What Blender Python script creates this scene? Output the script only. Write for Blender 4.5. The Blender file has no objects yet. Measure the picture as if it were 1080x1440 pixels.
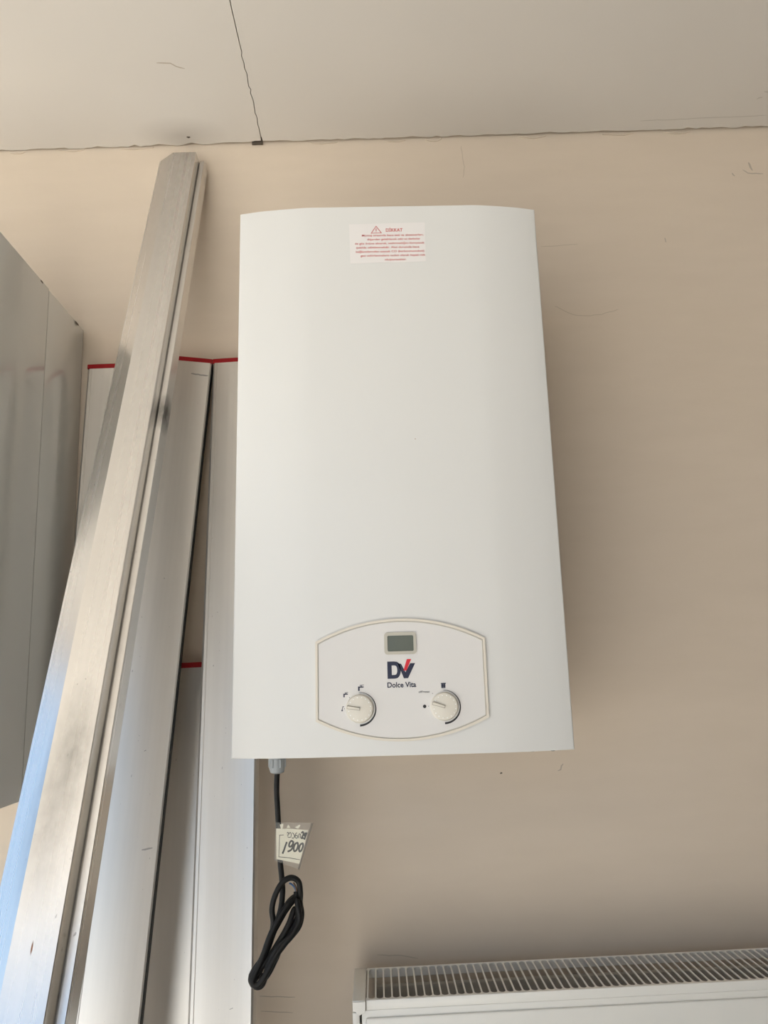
import bpy, bmesh, math, random
from mathutils import Matrix, Vector, Euler

S = bpy.context.scene
COL = S.collection
random.seed(7)

# ------------------------------------------------------------------ camera
cam_d = bpy.data.cameras.new('camera'); cam = bpy.data.objects.new('camera', cam_d); COL.objects.link(cam)
R = Vector((0.9990268, -0.01029394, -0.04288926)); U = Vector((0.03978042, -0.20972989, 0.97694979)); F = Vector((0.01905182, 0.97770517, 0.20911629))
cam.matrix_world = Matrix(((R.x, U.x, -F.x, -0.03632), (R.y, U.y, -F.y, -1.26101), (R.z, U.z, -F.z, 1.39761), (0, 0, 0, 1)))
cam_d.sensor_fit = 'HORIZONTAL'; cam_d.sensor_width = 36; cam_d.lens = 1059.93 / 1080 * 36
cam_d.clip_start = 0.02; cam_d.clip_end = 200
S.camera = cam

# ------------------------------------------------------------------ sky, lights, exposure
SKY_STRENGTH = 0.8
SUN = 18.5
EXPOSURE = 0.59
w = bpy.data.worlds.new('sky'); S.world = w; w.use_nodes = True
nt = w.node_tree; nt.nodes.clear()
o_ = nt.nodes.new('ShaderNodeOutputWorld'); bg = nt.nodes.new('ShaderNodeBackground'); tc = nt.nodes.new('ShaderNodeTexCoord')
sx = nt.nodes.new('ShaderNodeSeparateXYZ'); cr = nt.nodes.new('ShaderNodeValToRGB')
nt.links.new(tc.outputs['Generated'], sx.inputs[0]); nt.links.new(sx.outputs['Z'], cr.inputs[0])
nt.links.new(cr.outputs[0], bg.inputs[0]); nt.links.new(bg.outputs[0], o_.inputs[0])
e = cr.color_ramp.elements
e[0].position = 0.0; e[0].color = (0.46, 0.70, 1.0, 1); e[1].position = 0.75; e[1].color = (0.34, 0.56, 0.95, 1)
k = e.new(0.15); k.color = (0.46, 0.69, 1.0, 1)
bg.inputs[1].default_value = SKY_STRENGTH

sl = bpy.data.lights.new('sun', 'SUN'); sl.energy = SUN; sl.angle = math.radians(1.0); sl.color = (1.0, 0.98, 0.92)
sun = bpy.data.objects.new('sun', sl); COL.objects.link(sun); sun.rotation_euler = Vector((-0.04, 0.58, -0.78)).to_track_quat('-Z', 'Y').to_euler()

S.view_settings.view_transform = 'Standard'; S.view_settings.look = 'None'
S.view_settings.gamma = 1; S.view_settings.use_curve_mapping = False
S.view_settings.exposure = EXPOSURE

# ------------------------------------------------------------------ material helpers
def mat(name, col, rough=0.5, metal=0.0, spec=0.5, **kw):
    m = bpy.data.materials.new(name); m.use_nodes = True
    p = m.node_tree.nodes['Principled BSDF']
    p.inputs['Base Color'].default_value = (*col, 1); p.inputs['Roughness'].default_value = rough
    p.inputs['Metallic'].default_value = metal; p.inputs['Specular IOR Level'].default_value = spec
    for a, b in kw.items(): p.inputs[a].default_value = b
    return m
class NT:
    def __init__(s, m): s.t = m.node_tree; s.p = s.t.nodes['Principled BSDF']; s.tc = s.t.nodes.new('ShaderNodeTexCoord')
    def n(s, kind, **kw):
        x = s.t.nodes.new('ShaderNode' + kind)
        for a, b in kw.items(): setattr(x, a, b)
        return x
    def l(s, a, b): s.t.links.new(a, b)
    def noise(s, scale=(1, 1, 1), sc=5.0, det=4.0, rough=0.55, loc=(0, 0, 0)):
        mp = s.n('Mapping'); mp.inputs['Scale'].default_value = scale; mp.inputs['Location'].default_value = loc; s.l(s.tc.outputs['Object'], mp.inputs[0])
        t = s.n('TexNoise'); t.inputs['Scale'].default_value = sc; t.inputs['Detail'].default_value = det; t.inputs['Roughness'].default_value = rough
        s.l(mp.outputs[0], t.inputs['Vector']); return t.outputs['Fac']
    def ramp(s, v, stops):
        r = s.n('ValToRGB'); s.l(v, r.inputs[0]); e = r.color_ramp.elements
        while len(e) < len(stops): e.new(0.5)
        for el, (pos, c) in zip(e, stops):
            el.position = pos; el.color = (*c, 1) if len(c) == 3 else c
        return r.outputs[0]
    def mix(s, f, a, b, mode='MIX'):
        x = s.n('Mix', data_type='RGBA', blend_type=mode)
        for sock, v in ((x.inputs[0], f), (x.inputs[6], a), (x.inputs[7], b)):
            if hasattr(v, 'is_output'): s.l(v, sock)
            elif isinstance(v, (int, float)): sock.default_value = v
            else: sock.default_value = (*v, 1)
        return x.outputs[2]
    def bump(s, h, strength, dist):
        b = s.n('Bump'); b.inputs['Strength'].default_value = strength; b.inputs['Distance'].default_value = dist
        s.l(h, b.inputs['Height']); s.l(b.outputs[0], s.p.inputs['Normal'])
    def blob(s, c, r, soft=1.0):
        """1 at centre c, 0 outside ellipsoid radii r (object space)."""
        mp = s.n('Mapping'); mp.inputs['Location'].default_value = tuple(-a / b for a, b in zip(c, r)); mp.inputs['Scale'].default_value = tuple(1 / b for b in r)
        s.l(s.tc.outputs['Object'], mp.inputs[0])
        g = s.n('TexGradient', gradient_type='SPHERICAL'); s.l(mp.outputs[0], g.inputs[0]); return g.outputs['Fac']
    def math(s, op, a, b=0.0):
        x = s.n('Math', operation=op)
        for sock, v in ((x.inputs[0], a), (x.inputs[1], b)):
            if hasattr(v, 'is_output'): s.l(v, sock)
            else: sock.default_value = v
        return x.outputs[0]
    def val(s, v, a, b):
        x = s.n('MapRange'); s.l(v, x.inputs[0]); x.inputs[3].default_value = a; x.inputs[4].default_value = b; return x.outputs[0]

# wall plaster
m_wall = mat('painted_plaster', (0.55, 0.46, 0.36), 0.75, spec=0.25); N = NT(m_wall)
big = N.noise((1, 1, 1), 1.6, 3); fine = N.noise((1, 1, 1.6), 14, 5); horiz = N.noise((2, 2, 9), 3.0, 5)
c = N.ramp(big, [(0.3, (0.65, 0.55, 0.44)), (0.7, (0.68, 0.58, 0.475))])
c = N.mix(0.35, c, N.ramp(horiz, [(0.35, (0.635, 0.54, 0.435)), (0.65, (0.69, 0.59, 0.48))]))
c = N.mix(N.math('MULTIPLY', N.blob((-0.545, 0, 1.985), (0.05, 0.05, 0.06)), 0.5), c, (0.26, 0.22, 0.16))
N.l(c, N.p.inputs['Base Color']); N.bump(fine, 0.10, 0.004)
m_ceil = mat('ceiling_paint', (0.62, 0.57, 0.52), 0.75, spec=0.2); N = NT(m_ceil)
c = N.ramp(N.noise((1, 1, 1), 2.2, 4), [(0.3, (0.67, 0.63, 0.58)), (0.7, (0.70, 0.66, 0.61))])
c = N.mix(N.math('MULTIPLY', N.blob((-0.36, -0.03, 2.394), (0.09, 0.05, 0.05)), 0.45), c, (0.40, 0.36, 0.32))
N.l(c, N.p.inputs['Base Color']); N.bump(N.noise((1, 1, 1), 18, 5), 0.08, 0.003)
m_raw = mat('raw_joint', (0.11, 0.09, 0.072), 0.9, spec=0.1)
m_dark = mat('dark_crack', (0.13, 0.11, 0.09), 0.9, spec=0.1)
m_faint = mat('faint_crack', (0.54, 0.455, 0.36), 0.85, spec=0.1)
m_scuff = mat('scuff', (0.46, 0.395, 0.325), 0.85, spec=0.1)
m_cfaint = mat('ceiling_scratch', (0.575, 0.535, 0.485), 0.85, spec=0.1)
m_chip = mat('plaster_chip', (0.62, 0.53, 0.43), 0.9, spec=0.1)
m_floor = mat('floor_screed', (0.45, 0.42, 0.38), 0.5); N = NT(m_floor)
N.l(N.ramp(N.noise((1, 1, 1), 4, 5), [(0.3, (0.40, 0.38, 0.35)), (0.7, (0.48, 0.455, 0.42))]), N.p.inputs['Base Color'])
m_ground = mat('pavement', (0.36, 0.345, 0.32), 0.9)
m_dim = mat('brown_wall_paint', (0.19, 0.165, 0.14), 0.7, spec=0.25)
m_mid = mat('beige_wall_paint', (0.50, 0.46, 0.41), 0.75, spec=0.25)
m_side = mat('side_wall_paint', (0.66, 0.60, 0.53), 0.75, spec=0.25)

# whites
def white(name, col, rough, coat=0.0):
    m = mat(name, col, rough); N = NT(m); N.p.inputs['Coat Weight'].default_value = coat; N.p.inputs['Coat Roughness'].default_value = 0.05
    v = N.noise((1, 1, 1), 6, 4)
    N.l(N.mix(v, tuple(x * 0.985 for x in col), tuple(min(1, x * 1.01) for x in col)), N.p.inputs['Base Color']); return m
m_case = white('white_enamel', (0.70, 0.695, 0.675), 0.32)
m_gloss = white('glossy_white_enamel', (0.62, 0.62, 0.59), 0.35, 1.0)
m_gloss.node_tree.nodes['Principled BSDF'].inputs['Coat IOR'].default_value = 2.1; m_gloss.node_tree.nodes['Principled BSDF'].inputs['Coat Roughness'].default_value = 0.035
m_panel = white('warm_white_plastic', (0.70, 0.68, 0.66), 0.40)
m_rim = mat('cream_plastic', (0.70, 0.645, 0.555), 0.42)
m_knob = mat('knob_plastic', (0.70, 0.66, 0.58), 0.38)
m_knobline = mat('pointer_edge', (0.40, 0.36, 0.30), 0.5)
m_bezel = mat('bezel_plastic', (0.50, 0.47, 0.40), 0.4)
m_lcd = mat('lcd_glass', (0.13, 0.145, 0.125), 0.12)
m_navy = mat('navy_print', (0.012, 0.016, 0.045), 0.4)
m_black = mat('black_print', (0.012, 0.012, 0.014), 0.4)
m_grey = mat('grey_print', (0.12, 0.12, 0.13), 0.5)
m_redp = mat('red_print', (0.62, 0.015, 0.03), 0.4)
m_redt = mat('red_text', (0.55, 0.09, 0.09), 0.5)
m_stick = mat('sticker_paper', (0.76, 0.735, 0.72), 0.35)
m_white = mat('white_plastic', (0.85, 0.84, 0.80), 0.4)
m_gland = mat('grey_nylon', (0.33, 0.35, 0.36), 0.4)
m_rubber = mat('black_cable', (0.010, 0.0095, 0.009), 0.5, spec=0.25)
m_blue = mat('blue_wire', (0.05, 0.13, 0.28), 0.4)
m_brown = mat('brown_wire', (0.12, 0.06, 0.03), 0.4)
m_cap = mat('red_cap_plastic', (0.30, 0.010, 0.013), 0.5, spec=0.2)
m_barmark = mat('bar_scuff', (0.30, 0.29, 0.28), 0.6)
m_edge_shade = mat('painted_edge_shade', (0.02, 0.019, 0.017), 0.6, spec=0.2)  # shade colour for the unlit side of the tilted bar
m_paper = mat('tag_paper', (0.80, 0.76, 0.62), 0.7)
m_ink = mat('marker_ink', (0.015, 0.013, 0.012), 0.5)
m_rad = white('radiator_enamel', (0.76, 0.74, 0.69), 0.35)
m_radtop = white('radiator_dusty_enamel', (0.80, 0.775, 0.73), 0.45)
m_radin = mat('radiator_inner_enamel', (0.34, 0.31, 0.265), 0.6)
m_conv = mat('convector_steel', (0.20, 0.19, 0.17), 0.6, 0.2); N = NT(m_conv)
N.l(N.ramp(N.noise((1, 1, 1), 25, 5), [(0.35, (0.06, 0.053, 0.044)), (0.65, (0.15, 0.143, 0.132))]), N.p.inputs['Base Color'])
m_edge = mat('film_edge', (0.16, 0.13, 0.10), 0.4)
m_sleeve = mat('clear_film', (0.70, 0.68, 0.62), 0.12); p = m_sleeve.node_tree.nodes['Principled BSDF']
p.inputs['Alpha'].default_value = 0.08

# aluminium
def alu(name, base, rough, streak=0.06, stains=(), metal=1.0):
    m = mat(name, base, rough, metal); N = NT(m)
    s1 = N.noise((50, 50, 0.12), 2.0, 2, 0.5); s2 = N.noise((6, 6, 1.3), 3.0, 4)
    lo = tuple(x * (1 - streak) for x in base); hi = tuple(min(1, x * (1 + streak)) for x in base)
    c = N.ramp(s1, [(0.3, lo), (0.7, hi)])
    c = N.mix(0.30, c, N.ramp(s2, [(0.35, tuple(x * 0.90 for x in base)), (0.65, hi)]))
    sp = N.noise((40, 40, 22), 6.0, 2, 0.4, (3, 1, 7))
    c = N.mix(N.math('MULTIPLY', N.math('GREATER_THAN', sp, 0.75), 0.55), c, tuple(x * 0.35 for x in base))
    for cc, rr, f, col in stains:
        b = N.blob(cc, rr); b = N.math('MULTIPLY', b, N.val(N.noise((60, 60, 30), 2.0, 5), 0.3, 1.4)); b = N.math('MULTIPLY', b, f)
        b = N.math('MINIMUM', b, 1.0); c = N.mix(b, c, col)
    N.l(c, N.p.inputs['Base Color'])
    N.l(N.val(s1, rough - 0.03, rough + 0.03), N.p.inputs['Roughness'])
    return m
m_alu = alu('anodised_aluminium', (0.66, 0.63, 0.59), 0.30, 0.04, (), 0.75)

# ------------------------------------------------------------------ geometry helpers
def mesh_obj(name, verts, faces, m, parent=None, smooth=None):
    me = bpy.data.meshes.new(name); me.from_pydata([tuple(v) for v in verts], [], faces); me.update()
    bm = bmesh.new(); bm.from_mesh(me); bmesh.ops.recalc_face_normals(bm, faces=bm.faces); bm.to_mesh(me); bm.free()
    return link(name, me, m, parent, smooth)
def link(name, me, m, parent=None, smooth=None):
    if not me.materials: me.materials.append(m)
    if smooth is not None:
        for pl in me.polygons: pl.use_smooth = True
        me.set_sharp_from_angle(angle=math.radians(smooth))
    o = bpy.data.objects.new(name, me); COL.objects.link(o)
    if parent is not None: o.parent = parent
    return o
def bm_obj(name, bm, m, parent=None, smooth=None):
    me = bpy.data.meshes.new(name); bmesh.ops.recalc_face_normals(bm, faces=bm.faces); bm.to_mesh(me); bm.free()
    return link(name, me, m, parent, smooth)
def add_box(bm, x0, x1, y0, y1, z0, z1, bev=0.0, seg=2):
    vs = [bm.verts.new(v) for v in ((x0, y0, z0), (x1, y0, z0), (x1, y1, z0), (x0, y1, z0), (x0, y0, z1), (x1, y0, z1), (x1, y1, z1), (x0, y1, z1))]
    fs = [bm.faces.new([vs[i] for i in f]) for f in ((0, 3, 2, 1), (4, 5, 6, 7), (0, 1, 5, 4), (1, 2, 6, 5), (2, 3, 7, 6), (3, 0, 4, 7))]
    if bev:
        ed = list({e for f in fs for e in f.edges})
        bmesh.ops.bevel(bm, geom=ed, offset=bev, segments=seg, profile=0.5, affect='EDGES')
    return bm
def box(name, x0, x1, y0, y1, z0, z1, m, parent=None, bev=0.0, seg=2):
    return bm_obj(name, add_box(bmesh.new(), x0, x1, y0, y1, z0, z1, bev, seg), m, parent, 40 if bev else None)
def add_prism(bm, poly, h0, h1, axis='z', bev=0.0, bev_test=None, seg=2):
    """poly of 2D points extruded along axis: 'z' -> (x,y), 'y' -> (x,z)."""
    P = (lambda a, b, h: (a, b, h)) if axis == 'z' else ((lambda a, b, h: (a, h, b)) if axis == 'y' else (lambda a, b, h: (h, a, b)))
    lo = [bm.verts.new(P(a, b, h0)) for a, b in poly]; hi = [bm.verts.new(P(a, b, h1)) for a, b in poly]
    n = len(poly); fs = [bm.faces.new(lo[::-1]), bm.faces.new(hi)]
    for i in range(n): fs.append(bm.faces.new((lo[i], lo[(i + 1) % n], hi[(i + 1) % n], hi[i])))
    if bev:
        bmesh.ops.recalc_face_normals(bm, faces=fs)
        ed = list({e for f in fs for e in f.edges if bev_test is None or bev_test(e)})
        bmesh.ops.bevel(bm, geom=ed, offset=bev, segments=seg, profile=0.5, affect='EDGES')
    return bm
def prism(name, poly, h0, h1, m, parent=None, axis='z', bev=0.0, bev_test=None, smooth=40, seg=2):
    return bm_obj(name, add_prism(bmesh.new(), poly, h0, h1, axis, bev, bev_test, seg), m, parent, smooth)
def lathe(name, prof, m, parent=None, n=32, axis='z', loc=(0, 0, 0), smooth=40):
    """prof: (radius, height) list."""
    V = []; Fc = []
    for r, h in prof:
        for i in range(n):
            a = 2 * math.pi * i / n; x, y = r * math.cos(a), r * math.sin(a)
            V.append((loc[0] + x, loc[1] + y, loc[2] + h) if axis == 'z' else (loc[0] + x, loc[1] - h, loc[2] + y))
    for j in range(len(prof) - 1):
        for i in range(n): Fc.append((j * n + i, j * n + (i + 1) % n, (j + 1) * n + (i + 1) % n, (j + 1) * n + i))
    Fc.append(tuple(range(n))); Fc.append(tuple((len(prof) - 1) * n + i for i in range(n)))
    return mesh_obj(name, V, Fc, m, parent, smooth)
def spline(pts, sub=8):
    pts = [Vector(p) for p in pts]; out = []
    for i in range(len(pts) - 1):
        p0 = pts[max(i - 1, 0)]; p1 = pts[i]; p2 = pts[i + 1]; p3 = pts[min(i + 2, len(pts) - 1)]
        for k in range(sub):
            t = k / sub
            out.append(0.5 * ((2 * p1) + (p2 - p0) * t + (2 * p0 - 5 * p1 + 4 * p2 - p3) * t * t + (3 * p1 - p0 - 3 * p2 + p3) * t ** 3))
    return out + [pts[-1]]
def tube(name, pts, r, m, parent=None, n=10, smooth=60):
    V = []; Fc = []; up = None
    for i, p in enumerate(pts):
        t = (pts[min(i + 1, len(pts) - 1)] - pts[max(i - 1, 0)]).normalized()
        if up is None: up = t.orthogonal().normalized()
        up = (up - t * up.dot(t)).normalized(); b = t.cross(up)
        for k in range(n):
            a = 2 * math.pi * k / n; V.append(p + r * (math.cos(a) * up + math.sin(a) * b))
    for i in range(len(pts) - 1):
        for k in range(n): Fc.append((i * n + k, i * n + (k + 1) % n, (i + 1) * n + (k + 1) % n, (i + 1) * n + k))
    Fc.append(tuple(range(n))); Fc.append(tuple((len(pts) - 1) * n + k for k in range(n)))
    return mesh_obj(name, V, Fc, m, parent, smooth)
def ribbon_data(pts, width, lift=0.0002, taper=True):
    """pts in the x-z plane (front at y = 0, facing -y): flat stroke."""
    V = []; Fc = []; n = len(pts)
    for i, (x, z) in enumerate(pts):
        a = pts[max(i - 1, 0)]; b = pts[min(i + 1, n - 1)]; dx, dz = b[0] - a[0], b[1] - a[1]; L = math.hypot(dx, dz) or 1
        wd = (width[i] if isinstance(width, (list, tuple)) else width) * 0.5
        if taper and i in (0, n - 1): wd *= 0.5
        V += [(x - dz / L * wd, -lift, z + dx / L * wd), (x + dz / L * wd, -lift, z - dx / L * wd)]
    for i in range(n - 1): Fc.append((2 * i, 2 * i + 1, 2 * i + 3, 2 * i + 2))
    return V, Fc
def strokes(name, list_of_pts, width, m, parent, lift=0.0002, off=(0, 0, 0), taper=True):
    V = []; Fc = []
    for q in list_of_pts:
        v, f = ribbon_data(q, width, lift, taper); b = len(V)
        V += [(a[0] + off[0], a[1] + off[1], a[2] + off[2]) for a in v]; Fc += [tuple(i + b for i in g) for g in f]
    return flat(name, V, Fc, m, parent)
def flat(name, V, Fc, m, parent):
    me = bpy.data.meshes.new(name); me.from_pydata(V, [], Fc); me.update(); return link(name, me, m, parent)
def smooth2(pts, sub=6): return [(p.x, p.z) for p in spline([(a, 0, b) for a, b in pts], sub)]
def poly_flat(name, polys, y, m, parent):
    V = []; Fc = []
    for q in polys:
        b = len(V); V += [(x, y, z) for x, z in q]; Fc.append(tuple(range(b, b + len(q))))
    return flat(name, V, Fc, m, parent)
def empty(name, loc=(0, 0, 0)):
    o = bpy.data.objects.new(name, None); o.empty_display_size = 0.05; COL.objects.link(o); o.location = loc; return o
def tag(o, label=None, cat=None, group=None, kind=None):
    if label: o['label'] = label
    if cat: o['category'] = cat
    if group: o['group'] = group
    if kind: o['kind'] = kind
    return o
def text(name, lines, m, parent, y, bold=0.012):
    """lines: (string, centre_x, baseline_z, width or None, cap height). One flat mesh."""
    V = []; Fc = []
    for body, cx, bz, wid, cap in lines:
        cu = bpy.data.curves.new('lettering', 'FONT'); cu.body = body; cu.size = 1.0; cu.resolution_u = 3; cu.offset = bold
        ob = bpy.data.objects.new('lettering', cu); COL.objects.link(ob); bpy.context.view_layer.update()
        me = bpy.data.meshes.new_from_object(ob.evaluated_get(bpy.context.evaluated_depsgraph_get()))
        xs = [v.co.x for v in me.vertices]; x0, x1 = min(xs), max(xs)
        sy = cap / 0.72; sxx = (wid / (x1 - x0)) if wid else sy
        b = len(V)
        V += [(cx + (v.co.x - (x0 + x1) / 2) * sxx, y, bz + v.co.y * sy) for v in me.vertices]
        Fc += [tuple(i + b for i in pl.vertices) for pl in me.polygons]
        bpy.data.objects.remove(ob); bpy.data.curves.remove(cu); bpy.data.meshes.remove(me)
    return flat(name, V, Fc, m, parent)

# ------------------------------------------------------------------ the setting
CZ = 2.3942
wall = tag(box('wall_back', -2.4, 2.4, 0, 0.15, 0, 2.44, m_wall), kind='structure')
ceil = tag(box('ceiling', -2.4, 2.4, -3.0, 0.15, 2.44, 2.58, m_raw), kind='structure')
def jag(n, amp): return [random.uniform(-amp, amp) for _ in range(n)]
# two ceiling boards, ragged along the wall and along their joint
crack = []
yy = -0.0
ys = [0.0]
while ys[-1] > -0.34: ys.append(ys[-1] - random.uniform(0.006, 0.016))
ys[0] = -0.002
ys += [-0.6, -1.2, -2.0, -3.0]
for i, y in enumerate(ys):
    base = -0.2125 + (-0.003 * min(1, -y / 0.3))
    crack.append((base + (random.uniform(-0.0016, 0.0016) if -0.22 < y < -0.03 else random.uniform(-0.0003, 0.0003)), y))
gap = lambda y: 0.0007 + (0.0008 if -0.025 < y else 0.0)
def edge(x0, x1):
    out = []; x = x0
    while x < x1:
        out.append((x, -0.0048 - abs(random.gauss(0, 0.0020)) - (0.002 if -0.235 < x < -0.2 else 0) + (0.0026 if x < -0.30 and random.random() < 0.5 else 0.0)))
        x += random.uniform(0.006, 0.02)
    return out
left = [(-2.4, -0.004)] + edge(-0.78, crack[0][0] - 0.002) + [(a - gap(b), b) for a, b in crack if b < -0.008] + [(-2.4, -3.0)]
right = [(2.4, -3.0)] + [(a + gap(b), b) for a, b in reversed(crack) if b < -0.008] + edge(crack[0][0] + 0.003, 0.9) + [(2.4, -0.004)]
for q in (left, right): prism('ceiling_board', q, CZ, CZ + 0.014, m_ceil, ceil, smooth=None)
# battens that carry the boards (closed gap above)
for x in (-2.0, -0.9, 0.4, 1.6): box('batten', x, x + 0.05, -2.95, -0.05, CZ + 0.014, 2.44, m_raw, ceil)
tag(box('floor', -2.4, 2.4, -3.0, 0.15, -0.1, 0, m_floor), kind='structure')
tag(box('wall_right', 2.4, 2.52, -3.0, 0.15, 0, 2.58, m_dim), kind='structure')
# left wall with a wide shop window opening
wl = empty('wall_left'); tag(wl, kind='structure')
box('sill_wall', -2.52, -2.4, -3.0, 0.15, 0, 0.25, m_side, wl)
box('lintel', -2.52, -2.4, -3.0, 0.15, 2.25, 2.58, m_side, wl)
box('pier', -2.52, -2.4, -0.04, 0.15, 0.25, 2.25, m_side, wl)
box('pier', -2.52, -2.4, -3.0, -2.9, 0.25, 2.25, m_side, wl)
tag(box('wall_front_blocker', 0.0, 2.4, -3.12, -3.0, 0, 2.58, m_mid), kind='structure')  # unseen wall added to cut daylight from the front right
tag(box('ground', -30, 30, -34, 30, -0.16, -0.11, m_ground), kind='structure')

def mark(name, pts, width, m, parent=wall, off=(0, 0, 0)): return strokes(name, [pts], width, m, parent, 0.0003, off)
def rough_line(pts, step=0.006, amp=0.0012):
    out = []
    for (a, b), (c_, d) in zip(pts, pts[1:]):
        n = max(1, int(math.hypot(c_ - a, d - b) / step))
        out += [(a + (c_ - a) * i / n + random.uniform(-amp, amp), b + (d - b) * i / n + random.uniform(-amp, amp)) for i in range(n)]
    return out + [pts[-1]]
mark('scuff', rough_line([(0.7129, 2.3223), (0.7184, 2.3036)], 0.005), 0.004, m_scuff)
mark('scuff', rough_line([(0.700, 2.306), (0.709, 2.298), (0.738, 2.296)], 0.006), 0.0022, m_scuff)
mark('scuff', rough_line([(0.679, 2.301), (0.683, 2.293)], 0.004), 0.003, m_scuff)
mark('scuff', [(0.5335, 2.168), (0.5345, 2.159)], 0.0035, m_scuff)
mark('hairline', rough_line([(0.1658, 2.377), (0.1690, 2.331), (0.1655, 2.308)], 0.006, 0.0008), 0.0014, m_faint)
mark('hairline', rough_line(smooth2([(0.3155, 2.0387), (0.3527, 2.019), (0.3916, 2.0176), (0.4317, 2.0273)]), 0.006, 0.0008), 0.0014, m_faint)
mark('hairline', rough_line([(0.30, 2.158), (0.37, 2.161)], 0.006, 0.0006), 0.0012, m_faint)
mark('scratch', rough_line([(-0.0522, 0.9800), (-0.0145, 0.9775), (0.010, 0.9725)], 0.008, 0.0005), 0.0016, m_faint)
mark('scratch', rough_line([(-0.2304, 0.9319), (-0.1771, 0.9284)], 0.008, 0.0004), 0.0014, m_scuff)
mark('scratch', rough_line([(-0.2284, 0.9117), (-0.1807, 0.9075)], 0.008, 0.0004), 0.0012, m_scuff)
mark('scuff', rough_line([(0.2481, 1.2324), (0.2572, 1.244)], 0.004), 0.0022, m_scuff)
mark('scuff', [(0.155, 1.2335), (0.157, 1.2345), (0.1585, 1.234)], 0.0028, m_dark)
def cmark(name, pts, width, m):
    V = []; n = len(pts); Fc = []
    v, f = ribbon_data(pts, width); V = [(a[0], a[2], CZ - 0.0003) for a in v]
    return flat(name, V, f, m, ceil)
cmark('scratch', rough_line([(-0.358, -0.2005), (-0.3347, -0.1985), (-0.327, -0.193), (-0.314, -0.187)], 0.006, 0.0008), 0.0022, m_scuff)
cmark('scuff', [(-0.3505, -0.0255), (-0.3474, -0.0243), (-0.344, -0.025)], 0.005, m_dark)
cmark('scuff', rough_line([(0.7053, -0.0982), (0.715, -0.094)], 0.004), 0.004, m_cfaint)
cmark('scuff', rough_line([(0.70, -0.079), (0.709, -0.083)], 0.004), 0.004, m_cfaint)
cmark('scratch', rough_line([(0.5021, -0.0316), (0.60, -0.034), (0.7407, -0.0366)], 0.01, 0.0008), 0.002, m_cfaint)
# loose plaster flakes hanging along the ceiling joint
for (x, wd, h) in ((-0.735, 0.02, 0.004), (-0.69, 0.03, 0.005), (-0.60, 0.05, 0.003), (-0.48, 0.06, 0.0025), (-0.12, 0.05, 0.003), (0.02, 0.04, 0.004), (0.10, 0.03, 0.005), (0.28, 0.05, 0.005), (0.44, 0.06, 0.004), (0.56, 0.05, 0.005)):
    top = CZ - 0.001; n = 7
    up = [(x + wd * i / n, top + random.uniform(-0.001, 0.001)) for i in range(n + 1)]
    dn = [(x + wd * i / n, top - h * math.sin(math.pi * (i + 0.3) / (n + 0.6)) - random.uniform(0, 0.0015)) for i in range(n, -1, -1)]
    prism('plaster_flake', up + dn, -0.0016, -0.0002, m_chip, wall, 'y', smooth=None)
box('batten_end', -0.232, -0.212, -0.0045, -0.001, CZ - 0.003, CZ + 0.012, m_raw, wall)

# ------------------------------------------------------------------ boiler
ZB = 1.30; H = 0.74073; B = 0.01781; D = 0.30047; BUL = 0.0115
def front_poly(hw, d, back, uL, uR, bul):
    """plan section of a front cover: flat middle, slightly swept-back flanks."""
    def dep(u):
        if u < uL: t = (u + hw) / (uL + hw)
        elif u > uR: t = (hw - u) / (hw - uR)
        else: t = 1.0
        return bul * (math.sin(min(1, t) * math.pi / 2) * 0.35 + min(1, t) * 0.65)
    us = [-hw, -hw + 0.03, -hw + 0.06, uL - 0.014, uL - 0.005, uL + 0.004, 0.0, uR - 0.004, uR + 0.005, uR + 0.014, hw - 0.06, hw - 0.03, hw]
    return [(hw, -back), (-hw, -back)] + [(u, -d - dep(u)) for u in us]
def cover(name, hw, d, back, h, m, parent, bul=BUL):
    bm = bmesh.new(); add_prism(bm, front_poly(hw, d, back, -0.1136, 0.1229, bul), 0, h, 'z')
    ed = [e for e in bm.edges if min(v.co.y for v in e.verts) < -d + 0.001 and all(v.co.y < -d + 0.001 for v in e.verts)
          and (abs(e.verts[0].co.z - e.verts[1].co.z) < 1e-6 or abs(abs(e.verts[0].co.x) - hw) < 1e-6)]
    bmesh.ops.bevel(bm, geom=ed, offset=0.0028, segments=3, profile=0.5, affect='EDGES')
    return bm_obj(name, bm, m, parent, 25)
boiler = empty('wall_boiler', (-H / 2 * math.sin(B), 0, ZB + H / 2 * (1 - math.cos(B)))); boiler.rotation_euler = (0, B, 0)
tag(boiler, 'white wall-hung gas boiler with control panel and red warning sticker', 'boiler')
box('casing', -0.2015, 0.2015, -D + 0.046, -0.0015, 0.004, H - 0.003, m_case, boiler, 0.002)
cover('front_cover', 0.21, D, D - 0.045, H, m_case, boiler)
FY = -D - BUL                      # front plane of the cover
# small chip in the enamel
poly_flat('chip_mark', [[(0.0262, 0.3972), (0.0275, 0.3968), (0.0278, 0.3982), (0.0266, 0.3985)]], FY - 0.0003, m_scuff, boiler)
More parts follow.
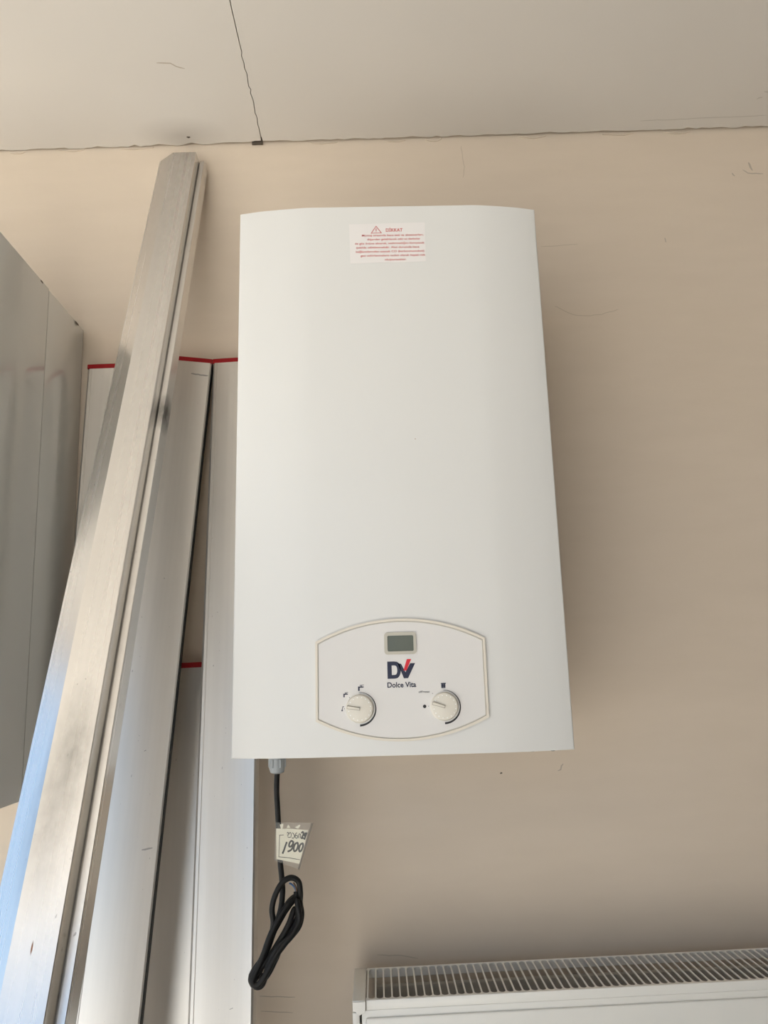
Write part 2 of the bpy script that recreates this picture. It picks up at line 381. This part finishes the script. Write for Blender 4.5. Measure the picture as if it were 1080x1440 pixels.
# sticker
st = prism('warning_sticker', [(-0.0543, 0.6530), (0.0507, 0.6543), (0.0510, 0.7147), (-0.0552, 0.7133)], FY - 0.0004, FY - 0.0001, m_stick, boiler, 'y', smooth=None)
tag(st, 'white sticker printed with red warning triangle and text')
SY = FY - 0.0006
tri = [(-0.0252, 0.6985), (-0.0095, 0.6988), (-0.0175, 0.7104)]
def ring_tri(t, k):
    cx = sum(a for a, b in t) / 3; cz = sum(b for a, b in t) / 3
    inn = [(cx + (a - cx) * k, cz + (b - cz) * k) for a, b in t]
    return [[t[i], t[(i + 1) % 3], inn[(i + 1) % 3], inn[i]] for i in range(3)]
poly_flat('warning_triangle', ring_tri(tri, 0.80) + [[(-0.01795, 0.7020), (-0.01705, 0.7020), (-0.0169, 0.7062), (-0.0181, 0.7062)], [(-0.01795, 0.7003), (-0.01705, 0.7003), (-0.01705, 0.7011), (-0.01795, 0.7011)]], SY, m_redt, st)
text('heading', [('D\u0130KKAT', 0.0078, 0.7010, 0.0235, 0.0050)], m_redt, st, SY, 0.018)
L = [('Montaj s\u0131ras\u0131nda baca seti ve aksesuarlar\u0131,', 0.0055, 0.0876, 0.086), ('d\u0131\u015far\u0131dan gelebilecek etki ve darbeler', 0.0068, 0.0815, 0.074),
     ('de g\u00f6z \u00f6n\u00fcne al\u0131narak, s\u0131zd\u0131rmazl\u0131\u011f\u0131n\u0131 koruyacak', 0.0010, 0.0752, 0.097), ('\u015fekilde sabitlenmelidir. Aksi durumda baca', -0.0020, 0.0690, 0.088),
     ('ba\u011flant\u0131lar\u0131ndan s\u0131zacak CO (karbonmonoksit)', 0.0012, 0.0627, 0.095), ('gaz\u0131 zehirlenmelere neden olarak hayati risk', 0.0050, 0.0565, 0.090), ('olu\u015fturacakt\u0131r.', 0.0085, 0.0502, 0.030)]
text('warning_text', [(s, cx + 0.0, z + 0.6065, wd, 0.0031) for s, cx, z, wd in L], m_redt, st, SY)

# control panel
def arc_pts(x0, x1, z, sag, n=26):
    c_ = (x1 - x0) / 2; r = (c_ * c_ + sag * sag) / (2 * abs(sag)); s = 1 if sag > 0 else -1
    return [(x0 + (x1 - x0) * i / n, z + s * (math.sqrt(r * r - (x0 + (x1 - x0) * i / n - (x0 + x1) / 2) ** 2) - (r - abs(sag)))) for i in range(n + 1)]
def panel_outline(g=0.0):
    x0, x1 = -0.1058 + g, 0.1046 - g
    top = arc_pts(x0, x1, 0.1372 - g * 0.8, 0.0262 - g * 0.25); bot = arc_pts(x0, x1, 0.0420 + g * 0.8, -0.0256 + g * 0.25)
    return bot + top[::-1]
cp = prism('control_panel', panel_outline(0.0030), FY - 0.0022, FY - 0.0001, m_panel, boiler, 'y', 0.0004, seg=1)
# raised rim ring
def ring(name, a, b, y0, y1, m, parent):
    n = len(a); V = [(x, y0, z) for x, z in a] + [(x, y1, z) for x, z in a] + [(x, y1, z) for x, z in b] + [(x, y0, z) for x, z in b]; Fc = []
    for i in range(n):
        j = (i + 1) % n
        for k in range(3): Fc.append((k * n + i, k * n + j, (k + 1) * n + j, (k + 1) * n + i))
        Fc.append((3 * n + i, 3 * n + j, j, i))
    return mesh_obj(name, V, Fc, m, parent)
ring('rim', panel_outline(0.0), panel_outline(0.0029), FY - 0.0001, FY - 0.0032, m_rim, cp)
ring('rim_groove', panel_outline(0.0036), panel_outline(0.0041), FY - 0.0020, FY - 0.00235, m_bezel, cp)
PY = FY - 0.0022
def rrect(cx, cz, wd, h, r, n=5):
    out = []
    for sx_, sz, a0 in ((1, 1, 0), (-1, 1, 90), (-1, -1, 180), (1, -1, 270)):
        for i in range(n + 1):
            a = math.radians(a0 + 90 * i / n); out.append((cx + sx_ * (wd / 2 - r) + r * math.cos(a), cz + sz * (h / 2 - r) + r * math.sin(a)))
    return out
disp = empty('display', (0, 0, 0)); disp.parent = boiler
ring('bezel', rrect(-0.0008, 0.1331, 0.0395, 0.0270, 0.004), rrect(-0.0004, 0.1330, 0.0322, 0.0192, 0.0016), PY + 0.0002, PY - 0.0016, m_bezel, disp)
prism('screen', rrect(-0.0004, 0.1330, 0.0324, 0.0194, 0.0012), PY - 0.0004, PY + 0.0003, m_lcd, disp, 'y', smooth=None)
# logo: D, V and a red tick
LY = PY - 0.0003
GU = lambda x: -0.0174 + (x - 443) * 0.0002375
GW = lambda y: 0.1112 - (y - 308) * 0.0002207
G = lambda q: [(GU(x), GW(y)) for x, y in q]
bow = lambda xs, xe, yt, yb, n=10: [(xs + (xe - xs) * math.sin(math.pi * i / n) ** 0.7, yt + (yb - yt) * (1 - math.cos(math.pi * i / n)) / 2) for i in range(1, n)]
dout = G([(443, 308), (478, 308)] + bow(478, 512, 308, 402) + [(478, 402), (443, 402)])
din = G([(465, 330), (478, 330)] + bow(478, 494, 330, 382) + [(478, 382), (465, 382)])
logo_polys = [[dout[i], dout[(i + 1) % len(dout)], din[(i + 1) % len(din)], din[i]] for i in range(len(dout))]
logo_polys += [G([(497, 318), (514, 322), (536, 368), (527, 401)]), G([(536, 368), (562, 320), (587, 320), (549, 401), (527, 401)])]
lg = poly_flat('logo', logo_polys, LY, m_navy, cp)
poly_flat('logo_tick', [G([(526, 358), (541, 360), (568, 297), (545, 297)])], LY - 0.0002, m_redp, cp)
text('brand_name', [('Dolce Vita', -0.0003, 0.0800, 0.0352, 0.0064)], m_navy, cp, LY, 0.022)

def knob(cx, cz, ang):
    r = 0.0166
    k = lathe('knob', [(r + 0.0006, 0.0), (r + 0.0004, 0.0008), (r, 0.0012), (r * 0.985, 0.0050), (r * 0.93, 0.0063), (r * 0.6, 0.0072), (0.001, 0.0076)], m_knob, boiler, 40, 'y', (cx, PY, cz))
    a = math.radians(ang); d = (math.cos(a), math.sin(a)); nn = (-d[1], d[0])
    def q(t, s): return (cx + d[0] * t + nn[0] * s, cz + d[1] * t + nn[1] * s)
    prism('pointer', [q(0, -0.0012), q(0.0150, -0.0014), q(0.0150, 0.0014), q(0, 0.0012)], PY - 0.0104, PY - 0.006, m_knob, k, 'y', 0.0004, seg=1)
    prism('pointer_shade', [q(-0.0005, -0.0019), q(0.0156, -0.0021), q(0.0156, 0.0021), q(-0.0005, 0.0019)], PY - 0.0080, PY - 0.0055, m_knobline, k, 'y', smooth=None)
    for i in range(16):
        b = math.radians(360 / 16 * i + 11)
        if abs(((math.degrees(b) - ang) + 180) % 360 - 180) < 14: continue
        dx, dz = math.cos(b), math.sin(b); rr = 0.0134
        c0 = (cx + dx * rr, cz + dz * rr)
        prism('dot', [(c0[0] + 0.0008 * math.cos(t), c0[1] + 0.0008 * math.sin(t)) for t in [2 * math.pi * j / 8 for j in range(8)]], PY - 0.0073, PY - 0.0050, m_white, k, 'y', smooth=None)
    # growing dial arc printed around the right half
    n = 30; out = []; inn = []
    for i in range(n + 1):
        t = i / n; b = math.radians(92 - 182 * t); ro = 0.0193 + 0.0018 * t; ri = ro - (0.0003 + 0.0022 * t)
        out.append((cx + ro * math.cos(b), cz + ro * math.sin(b))); inn.append((cx + ri * math.cos(b), cz + ri * math.sin(b)))
    poly_flat('dial_arc', [[out[i], out[i + 1], inn[i + 1], inn[i]] for i in range(n)], PY - 0.0003, m_black, cp)
knob(-0.0522, 0.0560, 171); knob(0.0508, 0.0560, 163)
def tap(name, cx, cz, s, m):
    P = [[(-1, .15), (.9, .15), (.9, .55), (-1, .55)], [(-1, -.9), (-.45, -.9), (-.45, .3), (-1, .3)], [(-.1, .5), (.25, .5), (.25, .8), (-.1, .8)], [(-.45, .8), (1.0, .98), (1.0, 1.15), (-.45, 1.0)]]
    return poly_flat(name, [[(cx + a * s, cz + b * s) for a, b in q] for q in P], PY - 0.0003, m, cp)
tap('tap_symbol', -0.0503, 0.0802, 0.0036, m_navy)
tap('tap_symbol', -0.0690, 0.0724, 0.0029, m_navy)
for tx, tz in ((-0.0650, 0.0690), (-0.0712, 0.0558), (0.0312, 0.0563), (0.0366, 0.0713)): poly_flat('tick_mark', [[(tx, tz), (tx + 0.0009, tz), (tx + 0.0009, tz + 0.0008), (tx, tz + 0.0008)]], PY - 0.0003, m_grey, cp)
poly_flat('thermometer_symbol', [[(-0.0746, 0.0535), (-0.0730, 0.0533), (-0.0727, 0.0550), (-0.0745, 0.0551)], [(-0.0741, 0.0550), (-0.0733, 0.0550), (-0.0722, 0.0590), (-0.0730, 0.0592)], [(-0.0733, 0.0583), (-0.0713, 0.0585), (-0.0713, 0.0591), (-0.0731, 0.0592)]], PY - 0.0003, m_navy, cp)
poly_flat('radiator_symbol', [[(0.0480 + i * 0.0013, 0.0778), (0.0491 + i * 0.0013, 0.0778), (0.0491 + i * 0.0013, 0.0828), (0.0480 + i * 0.0013, 0.0828)] for i in range(4)] + [[(0.0476, 0.0828), (0.0538, 0.0828), (0.0538, 0.0838), (0.0476, 0.0838)], [(0.0480, 0.0800), (0.0532, 0.0800), (0.0532, 0.0806), (0.0480, 0.0806)]], PY - 0.0003, m_navy, cp)
text('knob_caption', [('off/reset', 0.0268, 0.0727, 0.0135, 0.0026)], m_grey, cp, PY - 0.0003)
poly_flat('off_symbol', [[(0.0268 + 0.0021 * math.cos(t), 0.0566 + 0.0021 * math.sin(t)) for t in [2 * math.pi * j / 20 for j in range(20)]]], PY - 0.0003, m_black, cp)
# gland and the feet of the pipe stubs under the casing
GX = -0.1655
gl = lathe('cable_gland', [(0.0085, 0.004), (0.0115, 0.003), (0.0115, -0.010), (0.0102, -0.0105), (0.0102, -0.0225), (0.0090, -0.0275), (0.0055, -0.029)], m_gland, boiler, 24, 'z', (GX, -0.21, 0.0), 30)
tag(gl, 'grey plastic cable gland')
for i in range(6):
    a = math.pi / 3 * i
    x, y = GX + 0.0104 * math.cos(a), -0.21 + 0.0104 * math.sin(a)
    box('rib', x - 0.0012, x + 0.0012, y - 0.0012, y + 0.0012, -0.021, -0.0106, m_gland, gl, 0.0003, 1)
for u in (0.1685, 0.1945): lathe('pipe_cap', [(0.0030, 0.006), (0.0036, 0.002), (0.0036, -0.0052), (0.0026, -0.0062)], m_black, boiler, 16, 'z', (u, -0.2465, 0.0))

# second boiler at the left edge of the picture
b2 = empty('wall_boiler', (-0.7458, 0, 1.246)); tag(b2, 'second white boiler at left edge, only its glossy right side showing', 'boiler')
box('casing', -0.2100, 0.2100, -0.1465, -0.0015, 0.001, 0.7755, m_gloss, b2, 0.0012)
cover('front_cover', 0.21, 0.32, 0.1494, 0.7765, m_gloss, b2)
box('seam_strip', -0.2065, 0.2065, -0.1505, -0.1460, 0.004, 0.773, m_dark, b2)
for y, z, h in ((-0.036, 0.7715, 0.0040), (-0.030, 0.7725, 0.0030), (-0.175, 0.7735, 0.0028)): box('chip_mark', 0.2098, 0.2103, y - 0.004, y + 0.004, z, z + h, m_dark, b2)

# ------------------------------------------------------------------ power cable and tag
WX = lambda cx, cy, dep=-0.21: (-0.2381 + cx / 800 * 0.1899 + cy / 1440 * 0.0001 , dep, 1.3201 - cx / 800 * 0.0083 - cy / 1440 * 0.3080)
CBL = [(278, 165, -.21), (272, 300, -.21), (278, 460, -.21), (286, 680, -.212), (296, 800, -.214), (300, 880, -.216), (285, 985, -.218), (244, 1080, -.220), (208, 1180, -.221), (190, 1265, -.221), (165, 1318, -.222),
       (150, 1325, -.229), (143, 1295, -.235), (165, 1262, -.238), (205, 1205, -.236), (238, 1120, -.232), (256, 1030, -.229), (250, 950, -.2295), (268, 875, -.2295), (305, 808, -.2285), (350, 782, -.227), (390, 805, -.225), (398, 870, -.222), (392, 935, -.2135), (396, 1010, -.207), (380, 1075, -.207), (335, 1130, -.212), (285, 1180, -.216), (258, 1240, -.2145), (225, 1300, -.2145), (188, 1330, -.2155),
       (165, 1310, -.2155), (180, 1262, -.2145), (215, 1190, -.2115), (245, 1105, -.2095), (285, 1010, -.209), (335, 930, -.211), (380, 900, -.2145), (392, 960, -.221), (365, 1040, -.225), (310, 1115, -.228), (275, 1165, -.231), (260, 1225, -.2335), (225, 1290, -.236), (175, 1340, -.2365), (140, 1325, -.233), (150, 1280, -.2295), (195, 1215, -.2275), (225, 1130, -.2290), (275, 1040, -.2285), (325, 955, -.226), (372, 905, -.2235), (388, 950, -.2275), (392, 1020, -.2295), (345, 1090, -.2345), (282, 1140, -.2385), (238, 1220, -.2405), (205, 1325, -.2425), (165, 1335, -.2425), (150, 1300, -.2415), (195, 1250, -.2365), (248, 1180, -.2345), (296, 1105, -.2325), (338, 1030, -.2305), (368, 955, -.2255), (385, 1000, -.2265), (372, 1060, -.2325), (322, 1120, -.2375), (268, 1190, -.2425), (222, 1275, -.2455), (180, 1325, -.2455), (155, 1310, -.2445), (178, 1250, -.2405), (212, 1170, -.2385), (240, 1090, -.2365), (285, 1000, -.2335), (335, 925, -.2285), (372, 895, -.2225), (376, 868, -.220)]
cb = empty('power_cable', WX(278, 165)); tag(cb, 'black power cable hanging under the boiler, knotted into a loose coil', 'cable')
def rel(o, pts): return [Vector(p) - o.location for p in pts]
tube('sheath', rel(cb, spline([WX(*p) for p in CBL], 8)), 0.0036, m_rubber, cb, 12)
tag(tube('wire', rel(cb, spline([WX(376, 872, -.220), WX(368, 845, -.2205), WX(352, 825, -.221), WX(340, 818, -.222)], 5)), 0.0011, m_blue, cb, 8), 'blue wire end')
tag(tube('wire', rel(cb, spline([WX(380, 872, -.221), WX(374, 840, -.2215), WX(362, 815, -.221)], 5)), 0.0011, m_brown, cb, 8), 'brown wire end')

K = 0.00091 / 12
tg = empty('price_tag', (-0.1528, -0.2160, 1.1870)); tg.rotation_euler = (0, 0.043, 0)
tag(tg, 'handwritten paper price tag in clear film taped to the black cable', 'tag')
def T(q): return [((x - 620) * K, -(y - 560) * K) for x, y in q]
prism('paper', T([(330, 310), (520, 316), (520, 830), (350, 795)]), -0.0008, -0.0005, m_paper, tg, 'y', smooth=None)
prism('card', T([(490, 308), (880, 335), (745, 872), (352, 797), (390, 765)]), -0.0014, -0.0010, m_paper, tg, 'y', smooth=None)
prism('plastic_sleeve', T([(325, 210), (960, 215), (740, 960), (310, 812)]), -0.0021, -0.0019, m_sleeve, tg, 'y', smooth=None)
prism('sleeve_edge', T([(930, 220), (966, 218), (746, 964), (718, 954)]), -0.0030, -0.0022, m_edge, tg, 'y', smooth=None)
for q in ([(395, 245), (455, 228), (440, 320), (415, 320)], [(510, 300), (540, 245), (575, 300)], [(650, 290), (735, 245), (745, 262), (705, 312)]):
    prism('tape_glint', T(q), -0.0020, -0.0018, m_paper, tg, 'y', smooth=None)
SK = lambda q, sub=6: smooth2(T(q), sub)
IW = 30 * K
strokes('handwriting', [SK([(522, 522), (498, 585), (475, 655), (452, 712)]),
    SK([(628, 522), (596, 508), (566, 545), (562, 592), (592, 596), (624, 556), (630, 516), (628, 590), (596, 650), (536, 678)]),
    SK([(690, 535), (655, 570), (640, 630), (655, 672), (690, 650), (712, 590), (706, 542), (688, 536)]),
    SK([(780, 545), (748, 575), (730, 632), (742, 676), (772, 655), (796, 598), (794, 552), (778, 546)])], IW, m_ink, tg, 0.0016)
strokes('handwriting', [SK([(765, 385), (790, 362), (800, 400), (775, 455), (768, 465), (812, 462)]), SK([(835, 372), (818, 425), (848, 425)]), SK([(860, 372), (838, 430), (815, 490)])], 25 * K, m_ink, tg, 0.0016)
strokes('handwriting', [SK([(520, 385), (535, 370), (550, 400), (535, 420), (525, 405)]), SK([(550, 400), (572, 372), (590, 395), (588, 440), (560, 452), (530, 440)]),
    SK([(608, 375), (632, 395), (648, 435), (630, 465), (602, 455)]), SK([(690, 375), (665, 400), (660, 445), (685, 465), (705, 445), (690, 420), (665, 425)]), SK([(722, 465), (722, 410), (740, 395), (752, 415), (752, 465)])], 12 * K, m_ink, tg, 0.0016)
strokes('pen_line', [T([(395, 760), (560, 775), (750, 808)]), T([(395, 415), (465, 412)]), T([(395, 415), (390, 765)])], 9 * K, m_ink, tg, 0.0016, taper=False)

# ------------------------------------------------------------------ aluminium straightedges leaning on the wall
def lean_empty(name, base, top):
    """Empty at base whose z runs to top, y goes into the bar's depth (away from the camera), x along its width."""
    o = empty(name); z = (Vector(top) - Vector(base)).normalized(); x = Vector((0, 1, 0)).cross(z).normalized(); y = z.cross(x)
    o.matrix_world = Matrix(((x.x, y.x, z.x, base[0]), (x.y, y.y, z.y, base[1]), (x.z, y.z, z.z, base[2]), (0, 0, 0, 1))); return o
def capped_bar(x_base, x_top, lean, ytop, ztop, label, width=0.0845, t=0.025, yaw=0.0, strip=False):
    """x_* : left edge of the front face at floor and at the top."""
    o = lean_empty('straightedge', (x_base, -lean, 0), (x_top, ytop, ztop))
    L = (Vector((x_base, -lean, 0)) - Vector((x_top, ytop, ztop))).length; z0 = t * (lean + ytop) / ztop + 0.001
    sec = [(0.0, 0.0035), (0.0035, 0.0), (0.0075, 0.0), (0.0080, 0.0005), (0.0086, 0.0), (width - 0.0025, 0.0), (width, 0.0025), (width, t - 0.002), (width - 0.002, t), (0.002, t), (0.0, t - 0.002)]
    prism('bar', sec, z0, L - 0.0082, m_alu, o, 'z', smooth=20)
    c = prism('end_cap', [(-0.0006, -0.0008), (width + 0.0006, -0.0008), (width + 0.0006, t), (-0.0006, t)], L - 0.0084, L, m_cap, o, 'z', 0.0008, seg=1)
    tag(c, 'red plastic end cap')
    c2 = prism('end_cap', [(0, 0), (width, 0), (width, t), (0, t)], z0 - 0.001, z0 + 0.004, m_cap, o, 'z', smooth=None)
    if strip: tag(box('edge_shade_strip', width - 0.0002, width + 0.0012, 0.0022, t - 0.001, z0 + 0.005, L - 0.0085, m_edge_shade, o), 'dark strip painting the shade on the bar edge')  # near-black strip standing in for shade along the bar's right side
    o.matrix_world = o.matrix_world @ Matrix.Translation((width / 2, 0, 0)) @ Matrix.Rotation(yaw, 4, 'Z') @ Matrix.Translation((-width / 2, 0, 0))
    return tag(o, label, 'straightedge', 'red capped straightedges')
capped_bar(-0.5163, -0.5163, 0.20, -0.0265, 1.945, 'red capped aluminium straightedge nearest the left boiler, largely covered by the uncapped rail')
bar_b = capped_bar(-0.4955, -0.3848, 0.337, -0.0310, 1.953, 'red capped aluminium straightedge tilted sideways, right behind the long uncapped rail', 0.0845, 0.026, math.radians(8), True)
bar_c = capped_bar(-0.2925, -0.2996, 0.33, -0.0265, 1.948, 'upright red capped aluminium straightedge partly behind the boiler', 0.0845, 0.025, math.radians(-2.5))
capped_bar(-0.3850, -0.3850, 0.20, -0.0265, 1.428, 'short red capped aluminium straightedge deep in the gap between two taller ones', 0.0845)

def bmark(o, name, pts, width): strokes(name, [rough_line(pts, 0.004, 0.0006)], width, m_barmark, o, 0.0002)
LBt = 1.975
bmark(bar_b, 'scuff', [(0.052, LBt - 0.028), (0.068, LBt - 0.0285), (0.081, LBt - 0.0290)], 0.0028)
bmark(bar_b, 'scuff', [(0.062, 1.195), (0.076, 1.198)], 0.0022)
bmark(bar_b, 'scuff', [(0.050, 1.325), (0.052, 1.326)], 0.002)
bmark(bar_c, 'scratch', [(0.055, 0.995), (0.059, 0.997)], 0.0016)
bmark(bar_c, 'scratch', [(0.064, 0.960), (0.068, 0.961)], 0.0016)
ra = lean_empty('aluminium_rail', (-0.3714, -1.0, 0.0), (-0.3714, -0.04, 2.350))
LR = math.hypot(0.96, 2.35)
ST = [((0.022, 0, LR - 1.10), (0.03, 0.05, 0.09), 0.9, (0.36, 0.355, 0.34)), ((0.012, 0, LR - 1.17), (0.03, 0.05, 0.09), 0.8, (0.40, 0.39, 0.38)), ((0.02, 0.0, LR - 0.05), (0.10, 0.1, 0.42), 0.5, (0.42, 0.40, 0.37)), ((0.0195, 0, LR - 1.272), (0.0010, 0.01, 0.0065), 2.0, (0.22, 0.10, 0.05)), ((0.057, 0.025, LR - 0.62), (0.02, 0.02, 0.04), 1.5, (0.12, 0.115, 0.11))]
m_rail = alu('weathered_aluminium', (0.80, 0.785, 0.765), 0.27, 0.03, ST)
sec = [(-0.0285, 0.0168), (0.0, 0.0), (0.0413, 0.0), (0.0421, 0.0006), (0.0442, 0.0190), (0.0444, 0.0215), (0.0452, 0.0215), (0.0454, 0.0190), (0.0460, 0.0184), (0.0530, 0.0184), (0.0535, 0.0190), (0.0562, 0.038), (-0.0285, 0.038)]
prism('bar', sec, 0.038 * 0.96 / 2.35 + 0.001, LR, m_rail, ra, 'z', smooth=None)
tag(ra, 'long uncapped grey aluminium rail leaning from wall top toward the lower left corner', 'rail')

# ------------------------------------------------------------------ radiator
RX, RZ, RF, RB, RL, RH = -0.0855, 0.974, -0.1452, -0.0325, 1.0, 0.58
rd = empty('panel_radiator', (RX, -0.09, RZ - RH)); tag(rd, 'white panel radiator with slotted top grille on the wall under the boiler', 'radiator')
X = lambda x: x - RX
ox, oy, oz = RX, -0.09, RZ - RH
def rbox(name, x0, x1, y0, y1, z0, z1, m, parent=rd, bev=0.0, seg=2): return box(name, x0, x1, y0 - oy, y1 - oy, z0, z1, m, parent, bev, seg)
def side(x0, sgn):
    bm = bmesh.new(); a = lambda x: x0 + sgn * x
    def bb(xa, xb, *r, **k): add_box(bm, min(a(xa), a(xb)), max(a(xa), a(xb)), *r, **k)
    bb(0.0, 0.0095, RF - oy - 0.0008, RB - oy, 0.0, RH - 0.014, bev=0.0012)
    bb(0.0004, 0.0178, RF - oy - 0.0012, RB - oy, RH - 0.013, RH + 0.0006, bev=0.0012)
    q = [(a(0.0010), RH - 0.001), (a(0.0178), RH - 0.001), (a(0.0172), RH - 0.011), (a(0.0160), RH - 0.0135), (a(0.0090), RH - 0.0170), (a(0.0022), RH - 0.0100)]
    add_prism(bm, q, RF - oy - 0.0026, RF - oy + 0.002, 'y')
    return bm_obj('side_panel', bm, m_rad, rd, 40)
side(0.0, 1); side(RL, -1)
gr = rbox('grille', 0.0185, RL - 0.0185, RF, RF + 0.0055, RH - 0.0125, RH, m_rad, rd, 0.0014)
bm = bmesh.new(); add_box(bm, 0.0185, RL - 0.0185, RB - 0.0045 - oy, RB - oy, RH - 0.0125, RH, 0.0008, 1); bm_obj('rear_strip', bm, m_radtop, gr, 40)
ys0, ys1 = RF + 0.005 - oy, RB - 0.004 - oy; PT = 0.011; hw = 0.00105; rr = PT / 2 - hw
half = []
for i in range(6):
    a = math.pi / 2 * i / 5; half.append((hw + rr * (1 - math.sin(a)), ys0 + rr * (1 - math.cos(a)) + 0.0004))
prof = [(PT / 2, ys0)] + half + [(x, ys1 - (y - ys0)) for x, y in reversed(half)] + [(PT / 2, ys1)]
outline = prof + [(-x, y) for x, y in reversed(prof)]
sb = bmesh.new(); add_prism(sb, outline, -0.0016, 0.0, 'z'); sme = bpy.data.meshes.new('slat'); bmesh.ops.recalc_face_normals(sb, faces=sb.faces); sb.to_mesh(sme); sb.free(); sme.materials.append(m_radtop)
nsl = int((RL - 0.040) / PT); x = 0.0205
for i in range(nsl + 1):
    s = bpy.data.objects.new('slat', sme); COL.objects.link(s); s.parent = gr; s.location = (x + i * PT, 0, RH - 0.0003)
# front panel with pressed border
fp = rbox('front_panel', 0.0125, RL - 0.0125, RF - 0.0004, RF + 0.0012, 0.0, RH - 0.0120, m_rad, rd, 0.0006)
rbox('pressed_face', 0.0175, RL - 0.0175, RF - 0.0030, RF - 0.0002, 0.006, RH - 0.0205, m_rad, fp, 0.0026, 3)
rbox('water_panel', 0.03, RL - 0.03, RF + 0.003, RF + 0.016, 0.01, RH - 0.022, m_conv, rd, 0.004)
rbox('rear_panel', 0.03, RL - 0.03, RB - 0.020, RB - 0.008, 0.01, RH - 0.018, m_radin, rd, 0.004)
def convector(y0, y1):
    V = []; Fc = []; n = 0; xx = 0.035; pts = []
    while xx < RL - 0.035:
        pts += [(xx, y0), (xx + 0.004, y1), (xx + 0.011, y1), (xx + 0.015, y0)]; xx += 0.022
    for a, b in pts: V += [(a, b - oy, 0.02), (a, b - oy, RH - 0.034)]
    for i in range(len(pts) - 1): Fc.append((2 * i, 2 * i + 2, 2 * i + 3, 2 * i + 1))
    return flat('convector', V, Fc, m_conv, rd)
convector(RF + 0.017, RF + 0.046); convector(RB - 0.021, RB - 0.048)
lathe('plug', [(0.008, 0.0), (0.009, 0.006), (0.009, 0.016), (0.005, 0.018)], m_dark, rd, 16, 'z', (0.034, RF + 0.022 - oy, RH - 0.026))
for x in (0.18, 0.82): rbox('bracket', x, x + 0.03, RB - 0.008, -0.0006, 0.12, RH - 0.08, m_radtop, rd)
